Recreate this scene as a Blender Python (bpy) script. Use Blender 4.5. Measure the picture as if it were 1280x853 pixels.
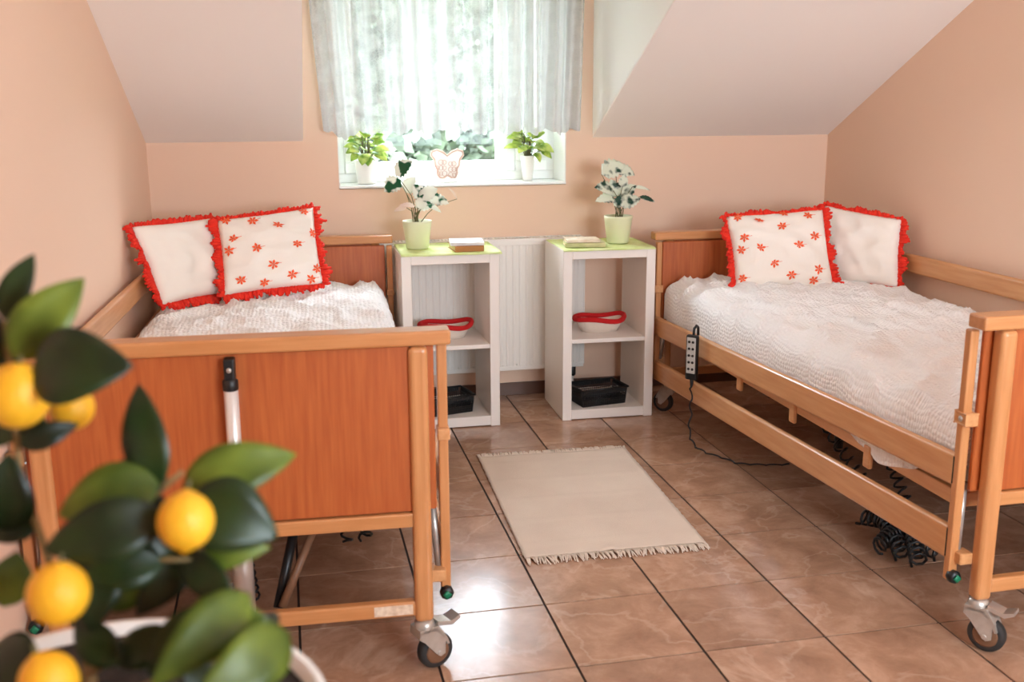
import bpy, bmesh, math, random
from mathutils import Vector, Matrix, noise
random.seed(7)
PI = math.pi
for o in list(bpy.data.objects): bpy.data.objects.remove(o)
sc = bpy.context.scene
COL = sc.collection

def lin(c):
    return tuple(((v/255)/12.92 if v/255 <= .04045 else ((v/255+.055)/1.055)**2.4) for v in c)

# ------------------------------------------------------------------ camera
cam_d = bpy.data.cameras.new('camera'); cam = bpy.data.objects.new('camera', cam_d); COL.objects.link(cam)
sc.camera = cam
pitch, yaw, roll = .2249, .2137, -.0055
fwd = Vector((math.sin(yaw)*math.cos(pitch), math.cos(yaw)*math.cos(pitch), -math.sin(pitch)))
rgt = Vector((math.cos(yaw), -math.sin(yaw), 0)); upv = rgt.cross(fwd)
r2 = math.cos(roll)*rgt + math.sin(roll)*upv; u2 = -math.sin(roll)*rgt + math.cos(roll)*upv
m = Matrix.Identity(4)
for i in range(3): m[i][0] = r2[i]; m[i][1] = u2[i]; m[i][2] = -fwd[i]
m[0][3], m[1][3], m[2][3] = -.7086, -2.4488, 1.4896
cam.matrix_world = m
cam_d.sensor_width = 36; cam_d.lens = 36*1295.04/1280
cam_d.clip_start = .05; cam_d.clip_end = 200
cam_d.dof.use_dof = True; cam_d.dof.focus_distance = 4.0; cam_d.dof.aperture_fstop = 3.6

# ------------------------------------------------------------------ world, exposure
w = bpy.data.worlds.new('overcast_sky'); sc.world = w; w.use_nodes = True
bg = w.node_tree.nodes['Background']
bg.inputs[0].default_value = (.84, .94, 1.06, 1); bg.inputs[1].default_value = 10.0
vs = sc.view_settings
vs.view_transform = 'Standard'; vs.look = 'None'; vs.gamma = 1; vs.use_curve_mapping = False
vs.exposure = 1.62
sc.cycles.use_denoising = True
sc.cycles.max_bounces = 10; sc.cycles.diffuse_bounces = 6; sc.cycles.transparent_max_bounces = 12
sc.cycles.sample_clamp_indirect = 6

def portal(name, loc, rot, sx, sy):
    l = bpy.data.lights.new(name, 'AREA'); l.shape = 'RECTANGLE'; l.size = sx; l.size_y = sy
    l.cycles.is_portal = True
    o = bpy.data.objects.new(name, l); COL.objects.link(o); o.location = loc; o.rotation_euler = rot
portal('window_daylight', (.12, 3.02, 1.7), (-PI/2, 0, 0), 1.14, 1.2)
portal('added_rear_portal', (1.1, -3.42, 1.58), (PI/2, 0, 0), 1.7, 1.25)  # sky portal for the added, unseen rear window

# ------------------------------------------------------------------ materials
def mat(name, col, rough=.5, metal=0, spec=.5, var=None, vscale=8, bump=0, bscale=40, stretch=None, coat=0):
    M = bpy.data.materials.new(name); M.use_nodes = True
    nt = M.node_tree; b = nt.nodes['Principled BSDF']
    c = (*lin(col), 1)
    b.inputs['Base Color'].default_value = c
    b.inputs['Roughness'].default_value = rough; b.inputs['Metallic'].default_value = metal
    b.inputs['Specular IOR Level'].default_value = spec
    b.inputs['Coat Weight'].default_value = coat; b.inputs['Coat Roughness'].default_value = .15
    tc = nt.nodes.new('ShaderNodeTexCoord'); mp = nt.nodes.new('ShaderNodeMapping')
    nt.links.new(tc.outputs['Object'], mp.inputs[0])
    if stretch: mp.inputs['Scale'].default_value = stretch
    if var:
        n = nt.nodes.new('ShaderNodeTexNoise'); n.inputs['Scale'].default_value = vscale
        n.inputs['Detail'].default_value = 5
        nt.links.new(mp.outputs[0], n.inputs[0])
        r = nt.nodes.new('ShaderNodeValToRGB')
        r.color_ramp.elements[0].position = .32; r.color_ramp.elements[1].position = .68
        r.color_ramp.elements[0].color = c; r.color_ramp.elements[1].color = (*lin(var), 1)
        nt.links.new(n.outputs[0], r.inputs[0]); nt.links.new(r.outputs[0], b.inputs['Base Color'])
    if bump:
        n2 = nt.nodes.new('ShaderNodeTexNoise'); n2.inputs['Scale'].default_value = bscale; n2.inputs['Detail'].default_value = 4
        nt.links.new(mp.outputs[0], n2.inputs[0])
        bp = nt.nodes.new('ShaderNodeBump'); bp.inputs['Strength'].default_value = bump; bp.inputs['Distance'].default_value = .01
        nt.links.new(n2.outputs[0], bp.inputs['Height']); nt.links.new(bp.outputs[0], b.inputs['Normal'])
    return M

M_wall = mat('apricot_paint', (238, 205, 180), .85, bump=.05, bscale=180)
M_slope = mat('pale_ceiling_paint', (250, 242, 236), .85, bump=.05, bscale=150)
M_white_plaster = mat('white_plaster', (244, 242, 238), .8)
M_base = mat('brown_plinth_tile', (98, 70, 56), .4)
M_grout = mat('dark_grout', (50, 35, 27), .9)
M_beech = mat('beech', (215, 160, 110), .36, var=(202, 142, 90), vscale=5, stretch=(14, 1, 14), coat=.25)
M_beech_v = mat('beech_upright', (208, 146, 94), .36, var=(194, 130, 78), vscale=5, stretch=(14, 14, 1), coat=.25)
M_beech_x = mat('beech_cross', (206, 144, 92), .34, var=(192, 128, 76), vscale=5, stretch=(1, 14, 14), coat=.3)
M_panel = mat('orange_beech_panel', (186, 100, 48), .42, var=(168, 82, 36), vscale=5, stretch=(16, 16, 1), coat=.15)
M_whitewood = mat('white_laminate', (240, 232, 224), .4)
M_steel = mat('brushed_steel', (206, 202, 196), .32, metal=.7)
M_chrome = mat('chrome_tube', (230, 226, 222), .28, metal=.45)
M_zinc = mat('zinc_casting', (206, 200, 192), .34, metal=.55, var=(176, 168, 158), vscale=20)
M_black = mat('black_plastic', (20, 20, 21), .42)
M_rubber = mat('grey_rubber', (46, 43, 41), .7)
M_brownwheel = mat('brown_wheel_core', (120, 84, 60), .5)
M_green = mat('green_plastic_cap', (16, 120, 84), .4)
M_rad = mat('radiator_enamel', (240, 234, 226), .35)
M_pvc = mat('white_window_plastic', (246, 246, 244), .3)
M_lime = mat('lime_cloth', (206, 222, 130), .85, var=(228, 236, 180), vscale=9)
M_potlime = mat('lime_glaze', (226, 228, 190), .35)
M_potwhite = mat('white_glaze', (240, 236, 230), .3)
M_soil = mat('potting_soil', (44, 32, 24), .95, var=(24, 18, 14), vscale=60, bump=.6)
M_stem = mat('green_brown_stem', (104, 100, 62), .6)
M_twig = mat('lemon_bark', (150, 116, 72), .7, var=(120, 104, 60), vscale=30)
M_fabric = mat('cream_cotton', (248, 240, 230), .9, bump=.12, bscale=300)
M_red = mat('red_fringe', (240, 56, 30), .85, var=(224, 36, 22), vscale=40)
M_redrim = mat('red_knit', (200, 18, 22), .85, bump=.3, bscale=200)
M_knit = mat('cream_knit', (236, 222, 208), .9, bump=.5, bscale=160)
M_coral = mat('coral_embroidery', (246, 100, 52), .8)
M_rugc = mat('cream_woven', (226, 208, 190), .95, var=(216, 196, 178), vscale=3, bump=.35, bscale=350)
M_mattress = mat('mattress_ticking', (230, 226, 220), .9)
M_paper = mat('book_pages', (226, 208, 168), .8)
M_sticker = mat('paper_sticker', (236, 214, 190), .6, var=(200, 168, 140), vscale=60)
M_lemon = mat('lemon_skin', (244, 176, 26), .45, var=(248, 190, 44), vscale=6, bump=.25, bscale=160)
M_butter = mat('pink_wood', (206, 172, 156), .6)
M_lattice = mat('white_lace_metal', (240, 232, 224), .6)
M_grass = mat('grass', (96, 120, 60), .9, var=(120, 140, 80), vscale=2)
M_house = mat('white_render', (246, 246, 244), .8)
M_rooftile = mat('roof_tile', (150, 80, 60), .7)
M_bark = mat('tree_bark', (90, 74, 58), .9)

def leaf_mat(name, c1, c2, scale=10, rough=.4, trans=.25, sharp=None):
    M = bpy.data.materials.new(name); M.use_nodes = True; nt = M.node_tree
    b = nt.nodes['Principled BSDF']; b.inputs['Roughness'].default_value = rough
    out = nt.nodes['Material Output']
    tc = nt.nodes.new('ShaderNodeTexCoord'); n = nt.nodes.new('ShaderNodeTexNoise')
    n.inputs['Scale'].default_value = scale
    oi = nt.nodes.new('ShaderNodeObjectInfo')
    ad = nt.nodes.new('ShaderNodeVectorMath'); ad.operation = 'ADD'
    nt.links.new(tc.outputs['Object'], ad.inputs[0]); nt.links.new(oi.outputs['Random'], ad.inputs[1])
    nt.links.new(ad.outputs[0], n.inputs[0])
    r = nt.nodes.new('ShaderNodeValToRGB')
    r.color_ramp.elements[0].color = (*lin(c1), 1); r.color_ramp.elements[1].color = (*lin(c2), 1)
    a, bb = sharp or (.35, .65)
    r.color_ramp.elements[0].position = a; r.color_ramp.elements[1].position = bb
    nt.links.new(n.outputs[0], r.inputs[0]); nt.links.new(r.outputs[0], b.inputs['Base Color'])
    t = nt.nodes.new('ShaderNodeBsdfTranslucent'); nt.links.new(r.outputs[0], t.inputs[0])
    mx = nt.nodes.new('ShaderNodeMixShader'); mx.inputs[0].default_value = trans
    nt.links.new(b.outputs[0], mx.inputs[1]); nt.links.new(t.outputs[0], mx.inputs[2])
    nt.links.new(mx.outputs[0], out.inputs[0])
    return M
M_lemleaf = leaf_mat('lemon_leaf', (20, 34, 18), (40, 62, 24), 14, .38, .2)
M_lemleaf2 = leaf_mat('young_lemon_leaf', (72, 92, 24), (128, 146, 52), 14, .4, .3)
M_varieg = leaf_mat('variegated_leaf', (24, 96, 58), (244, 244, 232), 16, .45, .25, (.41, .47))
M_varieg2 = leaf_mat('variegated_grey_leaf', (40, 78, 60), (236, 240, 222), 18, .45, .25, (.40, .5))
M_pothos = leaf_mat('lime_green_leaf', (112, 156, 40), (214, 222, 120), 22, .4, .35)
M_tree = leaf_mat('tree_leaf', (58, 68, 54), (112, 120, 100), 1.2, .6, .3)
M_bud = leaf_mat('pale_pink_bud', (240, 214, 200), (246, 232, 214), 10, .5, .3)

def tile_mat():
    M = bpy.data.materials.new('terracotta_tile'); M.use_nodes = True; nt = M.node_tree
    b = nt.nodes['Principled BSDF']
    tc = nt.nodes.new('ShaderNodeTexCoord'); oi = nt.nodes.new('ShaderNodeObjectInfo')
    ml = nt.nodes.new('ShaderNodeMath'); ml.operation = 'MULTIPLY'; ml.inputs[1].default_value = 37
    nt.links.new(oi.outputs['Random'], ml.inputs[0])
    ad = nt.nodes.new('ShaderNodeVectorMath'); ad.operation = 'ADD'
    nt.links.new(tc.outputs['Object'], ad.inputs[0]); nt.links.new(ml.outputs[0], ad.inputs[1])
    n = nt.nodes.new('ShaderNodeTexNoise'); n.inputs['Scale'].default_value = 7; n.inputs['Detail'].default_value = 7
    n.inputs['Distortion'].default_value = .35; n.inputs['Roughness'].default_value = .66
    nt.links.new(ad.outputs[0], n.inputs[0])
    r = nt.nodes.new('ShaderNodeValToRGB'); e = r.color_ramp.elements
    e[0].position = .3; e[0].color = (*lin((152, 114, 90)), 1)
    e[1].position = .72; e[1].color = (*lin((198, 160, 134)), 1)
    k = e.new(.5); k.color = (*lin((174, 134, 108)), 1)
    nt.links.new(n.outputs[0], r.inputs[0])
    # pale marbling veins
    n2 = nt.nodes.new('ShaderNodeTexNoise'); n2.inputs['Scale'].default_value = 3.2; n2.inputs['Detail'].default_value = 8
    n2.inputs['Distortion'].default_value = .4
    nt.links.new(ad.outputs[0], n2.inputs[0])
    s = nt.nodes.new('ShaderNodeMath'); s.operation = 'SUBTRACT'; s.inputs[1].default_value = .5
    a = nt.nodes.new('ShaderNodeMath'); a.operation = 'ABSOLUTE'
    nt.links.new(n2.outputs[0], s.inputs[0]); nt.links.new(s.outputs[0], a.inputs[0])
    r2_ = nt.nodes.new('ShaderNodeValToRGB'); q = r2_.color_ramp.elements
    q[0].position = 0; q[0].color = (.2, .2, .2, 1); q[1].position = .02; q[1].color = (0, 0, 0, 1)
    nt.links.new(a.outputs[0], r2_.inputs[0])
    mx = nt.nodes.new('ShaderNodeMixRGB'); mx.inputs[2].default_value = (*lin((230, 204, 182)), 1)
    nt.links.new(r2_.outputs[0], mx.inputs[0]); nt.links.new(r.outputs[0], mx.inputs[1])
    hs = nt.nodes.new('ShaderNodeHueSaturation')
    vr = nt.nodes.new('ShaderNodeMapRange'); vr.inputs[3].default_value = .92; vr.inputs[4].default_value = 1.06
    nt.links.new(oi.outputs['Random'], vr.inputs[0]); nt.links.new(vr.outputs[0], hs.inputs['Value'])
    nt.links.new(mx.outputs[0], hs.inputs['Color']); nt.links.new(hs.outputs[0], b.inputs['Base Color'])
    b.inputs['Roughness'].default_value = .2; b.inputs['Specular IOR Level'].default_value = .5
    return M
M_tile = tile_mat()

def glass_mat():
    M = bpy.data.materials.new('window_glass'); M.use_nodes = True; nt = M.node_tree
    nt.nodes.remove(nt.nodes['Principled BSDF'])
    t = nt.nodes.new('ShaderNodeBsdfTransparent'); t.inputs[0].default_value = (.97, .985, .98, 1)
    g = nt.nodes.new('ShaderNodeBsdfGlossy'); g.inputs['Roughness'].default_value = .02
    f = nt.nodes.new('ShaderNodeFresnel'); f.inputs[0].default_value = 1.2
    mx = nt.nodes.new('ShaderNodeMixShader')
    nt.links.new(f.outputs[0], mx.inputs[0]); nt.links.new(t.outputs[0], mx.inputs[1]); nt.links.new(g.outputs[0], mx.inputs[2])
    nt.links.new(mx.outputs[0], nt.nodes['Material Output'].inputs[0])
    return M
M_glass = glass_mat()

def curtain_mat():
    M = bpy.data.materials.new('white_lace'); M.use_nodes = True; nt = M.node_tree
    nt.nodes.remove(nt.nodes['Principled BSDF'])
    tc = nt.nodes.new('ShaderNodeTexCoord')
    d = nt.nodes.new('ShaderNodeBsdfDiffuse'); d.inputs[0].default_value = (.93, .93, .91, 1)
    tl = nt.nodes.new('ShaderNodeBsdfTranslucent'); tl.inputs[0].default_value = (.22, .225, .22, 1)
    m1 = nt.nodes.new('ShaderNodeMixShader'); m1.inputs[0].default_value = .4
    nt.links.new(d.outputs[0], m1.inputs[1]); nt.links.new(tl.outputs[0], m1.inputs[2])
    tr = nt.nodes.new('ShaderNodeBsdfTransparent')
    # lace: flower-like cells plus a fine net
    v = nt.nodes.new('ShaderNodeTexVoronoi'); v.inputs['Scale'].default_value = 70; v.feature = 'DISTANCE_TO_EDGE'
    mp = nt.nodes.new('ShaderNodeMapping'); mp.inputs['Scale'].default_value = (1, 0, 1)
    nt.links.new(tc.outputs['Object'], mp.inputs[0]); nt.links.new(mp.outputs[0], v.inputs['Vector'])
    n = nt.nodes.new('ShaderNodeTexNoise'); n.inputs['Scale'].default_value = 13; n.inputs['Detail'].default_value = 3
    nt.links.new(mp.outputs[0], n.inputs[0])
    r = nt.nodes.new('ShaderNodeValToRGB'); e = r.color_ramp.elements
    e[0].position = .42; e[0].color = (.34, .34, .34, 1); e[1].position = .62; e[1].color = (.1, .1, .1, 1)
    nt.links.new(n.outputs[0], r.inputs[0])
    r2_ = nt.nodes.new('ShaderNodeValToRGB'); e = r2_.color_ramp.elements
    e[0].position = .02; e[0].color = (.7, .7, .7, 1); e[1].position = .12; e[1].color = (1, 1, 1, 1)
    nt.links.new(v.outputs['Distance'], r2_.inputs[0])
    mu = nt.nodes.new('ShaderNodeMath'); mu.operation = 'MULTIPLY'
    nt.links.new(r.outputs[0], mu.inputs[0]); nt.links.new(r2_.outputs[0], mu.inputs[1])
    # columns: transparency varies in vertical stripes across the curtain
    mp2 = nt.nodes.new('ShaderNodeMapping'); mp2.inputs['Scale'].default_value = (11, 0, .25)
    nt.links.new(tc.outputs['Object'], mp2.inputs[0])
    n3 = nt.nodes.new('ShaderNodeTexNoise'); n3.inputs['Scale'].default_value = 1; n3.inputs['Detail'].default_value = 2.5
    nt.links.new(mp2.outputs[0], n3.inputs[0])
    mr = nt.nodes.new('ShaderNodeMapRange'); mr.inputs[1].default_value = .35; mr.inputs[2].default_value = .65; mr.inputs[3].default_value = .12; mr.inputs[4].default_value = 1.5
    nt.links.new(n3.outputs[0], mr.inputs[0])
    mu0 = mu; mu = nt.nodes.new('ShaderNodeMath'); mu.operation = 'MULTIPLY'
    nt.links.new(mu0.outputs[0], mu.inputs[0]); nt.links.new(mr.outputs[0], mu.inputs[1])
    mx = nt.nodes.new('ShaderNodeMixShader')
    nt.links.new(mu.outputs[0], mx.inputs[0]); nt.links.new(m1.outputs[0], mx.inputs[1]); nt.links.new(tr.outputs[0], mx.inputs[2])
    nt.links.new(mx.outputs[0], nt.nodes['Material Output'].inputs[0])
    return M
M_lace = curtain_mat()

def waffle_mat():
    M = bpy.data.materials.new('white_waffle_cotton'); M.use_nodes = True; nt = M.node_tree
    b = nt.nodes['Principled BSDF']; b.inputs['Roughness'].default_value = .92
    b.inputs['Base Color'].default_value = (*lin((250, 249, 248)), 1)
    b.inputs['Specular IOR Level'].default_value = .2
    tc = nt.nodes.new('ShaderNodeTexCoord')
    mp = nt.nodes.new('ShaderNodeMapping'); mp.inputs['Scale'].default_value = (62, 78, 1)
    nt.links.new(tc.outputs['UV'], mp.inputs[0])
    vo = nt.nodes.new('ShaderNodeTexVoronoi'); vo.voronoi_dimensions = '2D'; vo.inputs['Scale'].default_value = 1; vo.inputs['Randomness'].default_value = .42
    nt.links.new(mp.outputs[0], vo.inputs['Vector'])
    mu = nt.nodes.new('ShaderNodeMath'); mu.operation = 'SUBTRACT'; mu.inputs[0].default_value = 1
    nt.links.new(vo.outputs['Distance'], mu.inputs[1])
    bp = nt.nodes.new('ShaderNodeBump'); bp.inputs['Strength'].default_value = .85; bp.inputs['Distance'].default_value = .007
    nt.links.new(mu.outputs[0], bp.inputs['Height']); nt.links.new(bp.outputs[0], b.inputs['Normal'])
    return M
M_waffle = waffle_mat()

# ------------------------------------------------------------------ mesh helpers
class MB:
    def __init__(self): self.bm = bmesh.new()
    def box(self, x0, x1, y0, y1, z0, z1, bev=0, seg=2, rot=None, at=None):
        t = bmesh.new(); bmesh.ops.create_cube(t, size=1)
        for v in t.verts:
            v.co = Vector((x0+(v.co.x+.5)*(x1-x0), y0+(v.co.y+.5)*(y1-y0), z0+(v.co.z+.5)*(z1-z0)))
        if bev: bmesh.ops.bevel(t, geom=t.edges[:], offset=bev, segments=seg, affect='EDGES', profile=.5)
        self._add(t, rot, at); return self
    def _add(self, t, rot=None, at=None):
        if rot is not None: bmesh.ops.transform(t, matrix=rot, verts=t.verts[:])
        if at is not None: bmesh.ops.translate(t, vec=at, verts=t.verts[:])
        me = bpy.data.meshes.new('tmp'); t.to_mesh(me); t.free()
        self.bm.from_mesh(me); bpy.data.meshes.remove(me)
    def tube(self, pts, r, n=10, caps=True, closed=False):
        pts = [Vector(p) for p in pts]; rs = r if isinstance(r, (list, tuple)) else [r]*len(pts)
        bm = self.bm; rings = []; N = len(pts)
        up = None
        for i, p in enumerate(pts):
            if closed: d = pts[(i+1) % N]-pts[i-1]
            else: d = pts[min(i+1, N-1)]-pts[max(i-1, 0)]
            d.normalize()
            if up is None:
                up = Vector((0, 0, 1)) if abs(d.z) < .9 else Vector((1, 0, 0))
            a = d.cross(up)
            if a.length < 1e-5: a = d.orthogonal()
            a.normalize(); up = a.cross(d); b = up
            rings.append([bm.verts.new(p+rs[i]*(math.cos(2*PI*k/n)*a+math.sin(2*PI*k/n)*b)) for k in range(n)])
        for i in range(N if closed else N-1):
            A, B = rings[i], rings[(i+1) % N]
            for k in range(n):
                f = bm.faces.new((A[k], A[(k+1) % n], B[(k+1) % n], B[k])); f.smooth = True
        if caps and not closed:
            bm.faces.new(rings[0][::-1]); bm.faces.new(rings[-1])
        return self
    def lathe(self, prof, n=28, c=(0, 0, 0), rot=None, sx=1, sy=1):
        t = bmesh.new(); rings = []
        for (r, z) in prof:
            rings.append([t.verts.new((max(r, 1e-4)*math.cos(2*PI*k/n)*sx, max(r, 1e-4)*math.sin(2*PI*k/n)*sy, z)) for k in range(n)])
        for i in range(len(prof)-1):
            for k in range(n):
                f = t.faces.new((rings[i][k], rings[i][(k+1) % n], rings[i+1][(k+1) % n], rings[i+1][k])); f.smooth = True
        t.faces.new(rings[0][::-1]); t.faces.new(rings[-1])
        self._add(t, rot, Vector(c)); return self
    def prism(self, poly, axis, a0, a1):
        # polygon in the two other axes extruded along axis
        def P(p, a):
            return {'x': (a, p[0], p[1]), 'y': (p[0], a, p[1]), 'z': (p[0], p[1], a)}[axis]
        A = [self.bm.verts.new(P(p, a0)) for p in poly]; B = [self.bm.verts.new(P(p, a1)) for p in poly]
        n = len(poly)
        self.bm.faces.new(A); self.bm.faces.new(B[::-1])
        for k in range(n): self.bm.faces.new((A[k], B[k], B[(k+1) % n], A[(k+1) % n]))
        return self
    def quads(self, V, F, smooth=False):
        vs_ = [self.bm.verts.new(v) for v in V]
        for f in F:
            try: q = self.bm.faces.new([vs_[i] for i in f]); q.smooth = smooth
            except ValueError: pass
        return self
    def build(self, name, material, parent=None, loc=None, recalc=True):
        if recalc: bmesh.ops.recalc_face_normals(self.bm, faces=self.bm.faces[:])
        me = bpy.data.meshes.new(name); self.bm.to_mesh(me); self.bm.free()
        return link(name, me, material, parent, loc)
def link(name, me, material, parent=None, loc=None):
    if material is not None and not me.materials: me.materials.append(material)
    o = bpy.data.objects.new(name, me); COL.objects.link(o)
    if parent is not None: o.parent = parent
    if loc is not None: o.location = loc
    return o
def tag(o, label, cat, group=None):
    o['label'] = label; o['category'] = cat
    if group: o['group'] = group
    return o
def thing(name, label, cat, loc=(0, 0, 0), rz=0, group=None):
    o = bpy.data.objects.new(name, None); COL.objects.link(o); o.empty_display_size = .05
    o.location = loc; o.rotation_euler = (0, 0, rz)
    return tag(o, label, cat, group)
def struct(o): o['kind'] = 'structure'; return o

# ------------------------------------------------------------------ the room
YB = 2.68; ZK = 1.323; KS = .51; XR = 2.13; YR = -3.2; ZC = 2.5
DX0, DX1, ZD = -.612, .828, 2.38                      # dormer
def xl(y): return -1.325-.0327*(YB-y)                 # left wall runs slightly askew
WX0, WX1, WZ0, WZ1 = -.449, .688, 1.09, 2.26          # window opening
def slope_z(y): return ZK+KS*(YB-y)
T = .36663; GAP = .0075

floor = struct(MB().box(-1.7, XR+.2, YR-.3, YB+.2, -.12, -.004).build('floor', M_grout))
tm = MB().box(-T/2+GAP/2, T/2-GAP/2, -T/2+GAP/2, T/2-GAP/2, -.01, 0)
tile0 = None
for i in range(-4, 6):
    for j in range(-9, 8):
        cx, cy = (i+.5)*T, (j+.5)*T
        if cx+T/2 < -1.5 or cx-T/2 > XR or cy-T/2 > YB or cy+T/2 < YR: continue
        if tile0 is None: tile0 = tm.build('tile', M_tile, floor, (cx, cy, 0))
        else:
            o = tile0.copy(); COL.objects.link(o); o.parent = floor; o.location = (cx, cy, random.uniform(-.0006, 0))

wb = MB()
wb.box(-1.6, XR+.2, YB, YB+.3, -.1, WZ0)
wb.box(-1.6, WX0, YB, YB+.3, WZ0, 2.6)
wb.box(WX1, XR+.2, YB, YB+.3, WZ0, 2.6)
wb.box(WX0, WX1, YB, YB+.3, WZ1, 2.6)
struct(wb.build('wall_back', M_wall))
struct(MB().prism([(xl(YB+.3), YB+.3), (xl(YR-.3), YR-.3), (xl(YR-.3)-.2, YR-.3), (xl(YB+.3)-.2, YB+.3)], 'z', -.1, 2.7).build('wall_left', M_wall))
struct(MB().box(XR, XR+.2, YR-.3, YB+.3, -.1, 2.7).build('wall_right', M_wall))
RX0, RX1, RZ0, RZ1 = .25, 1.95, .95, 2.2  # opening for the added rear window
wr = MB()
wr.box(-1.8, XR+.2, YR-.2, YR, -.1, RZ0).box(-1.8, XR+.2, YR-.2, YR, RZ1, 2.7)
wr.box(-1.8, RX0, YR-.2, YR, RZ0, RZ1).box(RX1, XR+.2, YR-.2, YR, RZ0, RZ1)
struct(wr.build('wall_rear', M_wall))
# ceilings
yf = YB-(ZC-ZK)/KS; yd = YB-(ZD-ZK)/KS
struct(MB().prism([(YB+.05, slope_z(YB+.05)), (yf, ZC), (yf, ZC+.2), (YB+.05, slope_z(YB+.05)+.25)], 'x', -1.7, DX0).build('ceiling_slope_left', M_slope))
struct(MB().prism([(YB+.05, slope_z(YB+.05)), (yf, ZC), (yf, ZC+.2), (YB+.05, slope_z(YB+.05)+.25)], 'x', DX1, XR+.1).build('ceiling_slope_right', M_slope))
struct(MB().prism([(yd, ZD), (yf, ZC), (yf, ZC+.2), (yd, ZD+.2)], 'x', DX0, DX1).build('ceiling_slope_middle', M_slope))
struct(MB().box(-1.8, XR+.1, YR-.1, yf, ZC, ZC+.2).build('ceiling', M_slope))
struct(MB().box(DX0-.05, DX1+.05, yd, YB+.05, ZD, ZD+.15).build('ceiling_dormer', M_white_plaster))
for nm, a, b in (('wall_dormer_left', DX0-.05, DX0+.002), ('wall_dormer_right', DX1-.002, DX1+.05)):
    struct(MB().prism([(YB+.02, ZK), (yd, ZD), (YB+.02, ZD+.02)], 'x', a, b).build(nm, M_white_plaster))
# plinth
struct(MB().box(-1.32, XR, YB-.01, YB+.01, 0, .067, .002, 1).build('baseboard_back', M_base))
struct(MB().prism([(xl(YB), YB), (xl(YR), YR), (xl(YR)+.01, YR), (xl(YB)+.01, YB)], 'z', 0, .067).build('baseboard_left', M_base))
struct(MB().box(XR-.01, XR+.01, YR, YB, 0, .067).build('baseboard_right', M_base))

# windows
def window(name, x0, x1, z0, z1, y, mull, sill=None):
    root = bpy.data.objects.new(name, None); COL.objects.link(root); root.location = ((x0+x1)/2, y, z0); struct(root)
    cx = (x0+x1)/2
    def L(a): return a-cx
    f = MB(); t = .045
    f.box(L(x0), L(x1), -.035, .035, 0, t, .004).box(L(x0), L(x1), -.035, .035, z1-z0-t, z1-z0, .004)
    f.box(L(x0), L(x0)+t, -.035, .035, t, z1-z0-t, .004).box(L(x1)-t, L(x1), -.035, .035, t, z1-z0-t, .004)
    f.box(L(mull)-.02, L(mull)+.02, -.035, .035, t, z1-z0-t, .004)
    f.build('window_frame', M_pvc, root)
    for a, b in ((x0+t, mull-.02), (mull+.02, x1-t)):
        s = MB(); q = .055; H = z1-z0
        a, b = L(a), L(b); yy0, yy1 = -.055, .02
        s.box(a, b, yy0, yy1, t, t+q, .005).box(a, b, yy0, yy1, H-t-q, H-t, .005)
        s.box(a, a+q, yy0, yy1, t+q, H-t-q, .005).box(b-q, b, yy0, yy1, t+q, H-t-q, .005)
        so = s.build('sash', M_pvc, root)
        MB().box(a+q-.005, b-q+.005, -.02, -.012, t+q-.005, H-t-q+.005).build('pane', M_glass, so)
    return root
w1 = window('window_1', WX0, WX1, WZ0+.015, WZ1, YB+.262, .455)
MB().box(WX0-(WX0+WX1)/2, WX1-(WX0+WX1)/2, -.272, -.0, -.012, .0, .003).build('window_sill', M_pvc, w1)
# white reveal lining
rv = MB(); cxw = (WX0+WX1)/2
rv.box(WX0-cxw, WX0-cxw+.006, -.264, -.03, 0, WZ1-WZ0-.02).box(WX1-cxw-.006, WX1-cxw, -.264, -.03, 0, WZ1-WZ0-.02)
rv.build('reveal', M_white_plaster, w1)
window('added_rear_window', RX0, RX1, RZ0, RZ1, YR-.1, 1.1)  # added behind the camera as fill light for the room, out of view

# outdoors
struct(MB().box(-40, 40, YB+.6, 60, -3.4, -3.2).build('ground', M_grass))
def tree(x, y, h, r, label, seed):
    rnd = random.Random(seed)
    t = thing('garden_tree', label, 'tree', (x, y, -3.2), group='trees outside the window')
    MB().tube([(0, 0, 0), (.05, .02, h*.4), (.02, 0, h*.75)], [.14, .11, .05], 8).build('trunk', M_bark, t)
    mb = MB(); V = []; F = []
    for k in range(16000):
        while True:
            p = Vector((rnd.uniform(-1, 1), rnd.uniform(-1, 1), rnd.uniform(-1, 1)))
            if .45 < p.length < 1: break
        p = Vector((p.x*r, p.y*r, h*.58+p.z*h*.42)); p += .25*noise.noise_vector(p*1.3)
        d = Vector((rnd.uniform(-1, 1), rnd.uniform(-1, 1), rnd.uniform(-.6, .3))).normalized()
        s = d.orthogonal().normalized(); s.rotate(Matrix.Rotation(rnd.uniform(0, 6), 3, d))
        a = rnd.uniform(.11, .2); b = a*.42; i = len(V)
        V += [p-d*a*.5, p+s*b, p+d*a*.6+Vector((0, 0, -.02)), p-s*b]; F.append((i, i+1, i+2, i+3))
    mb.quads(V, F).build('crown', M_tree, t, recalc=False)
tree(-.1, 9.6, 8.6, 1.25, 'leafy tree at the left outside the window', 1)
tree(2.05, 13.2, 9.4, 1.3, 'leafy tree outside behind the butterfly ornament', 2)
tree(1.05, 17.5, 10.5, 1.6, 'distant leafy tree outside between two nearer trees', 3)
hs = thing('white_house', 'bright white house seen through the right window sash', 'house', (6.55, 16, -3.2))
MB().box(-3.2, 3, 0, 5, 0, 6.5).build('house_wall', M_house, hs)
MB().prism([(-.4, 6.4), (5.4, 6.4), (2.5, 8.6)], 'x', -3.5, 3.3).build('house_roof', M_rooftile, hs)

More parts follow.
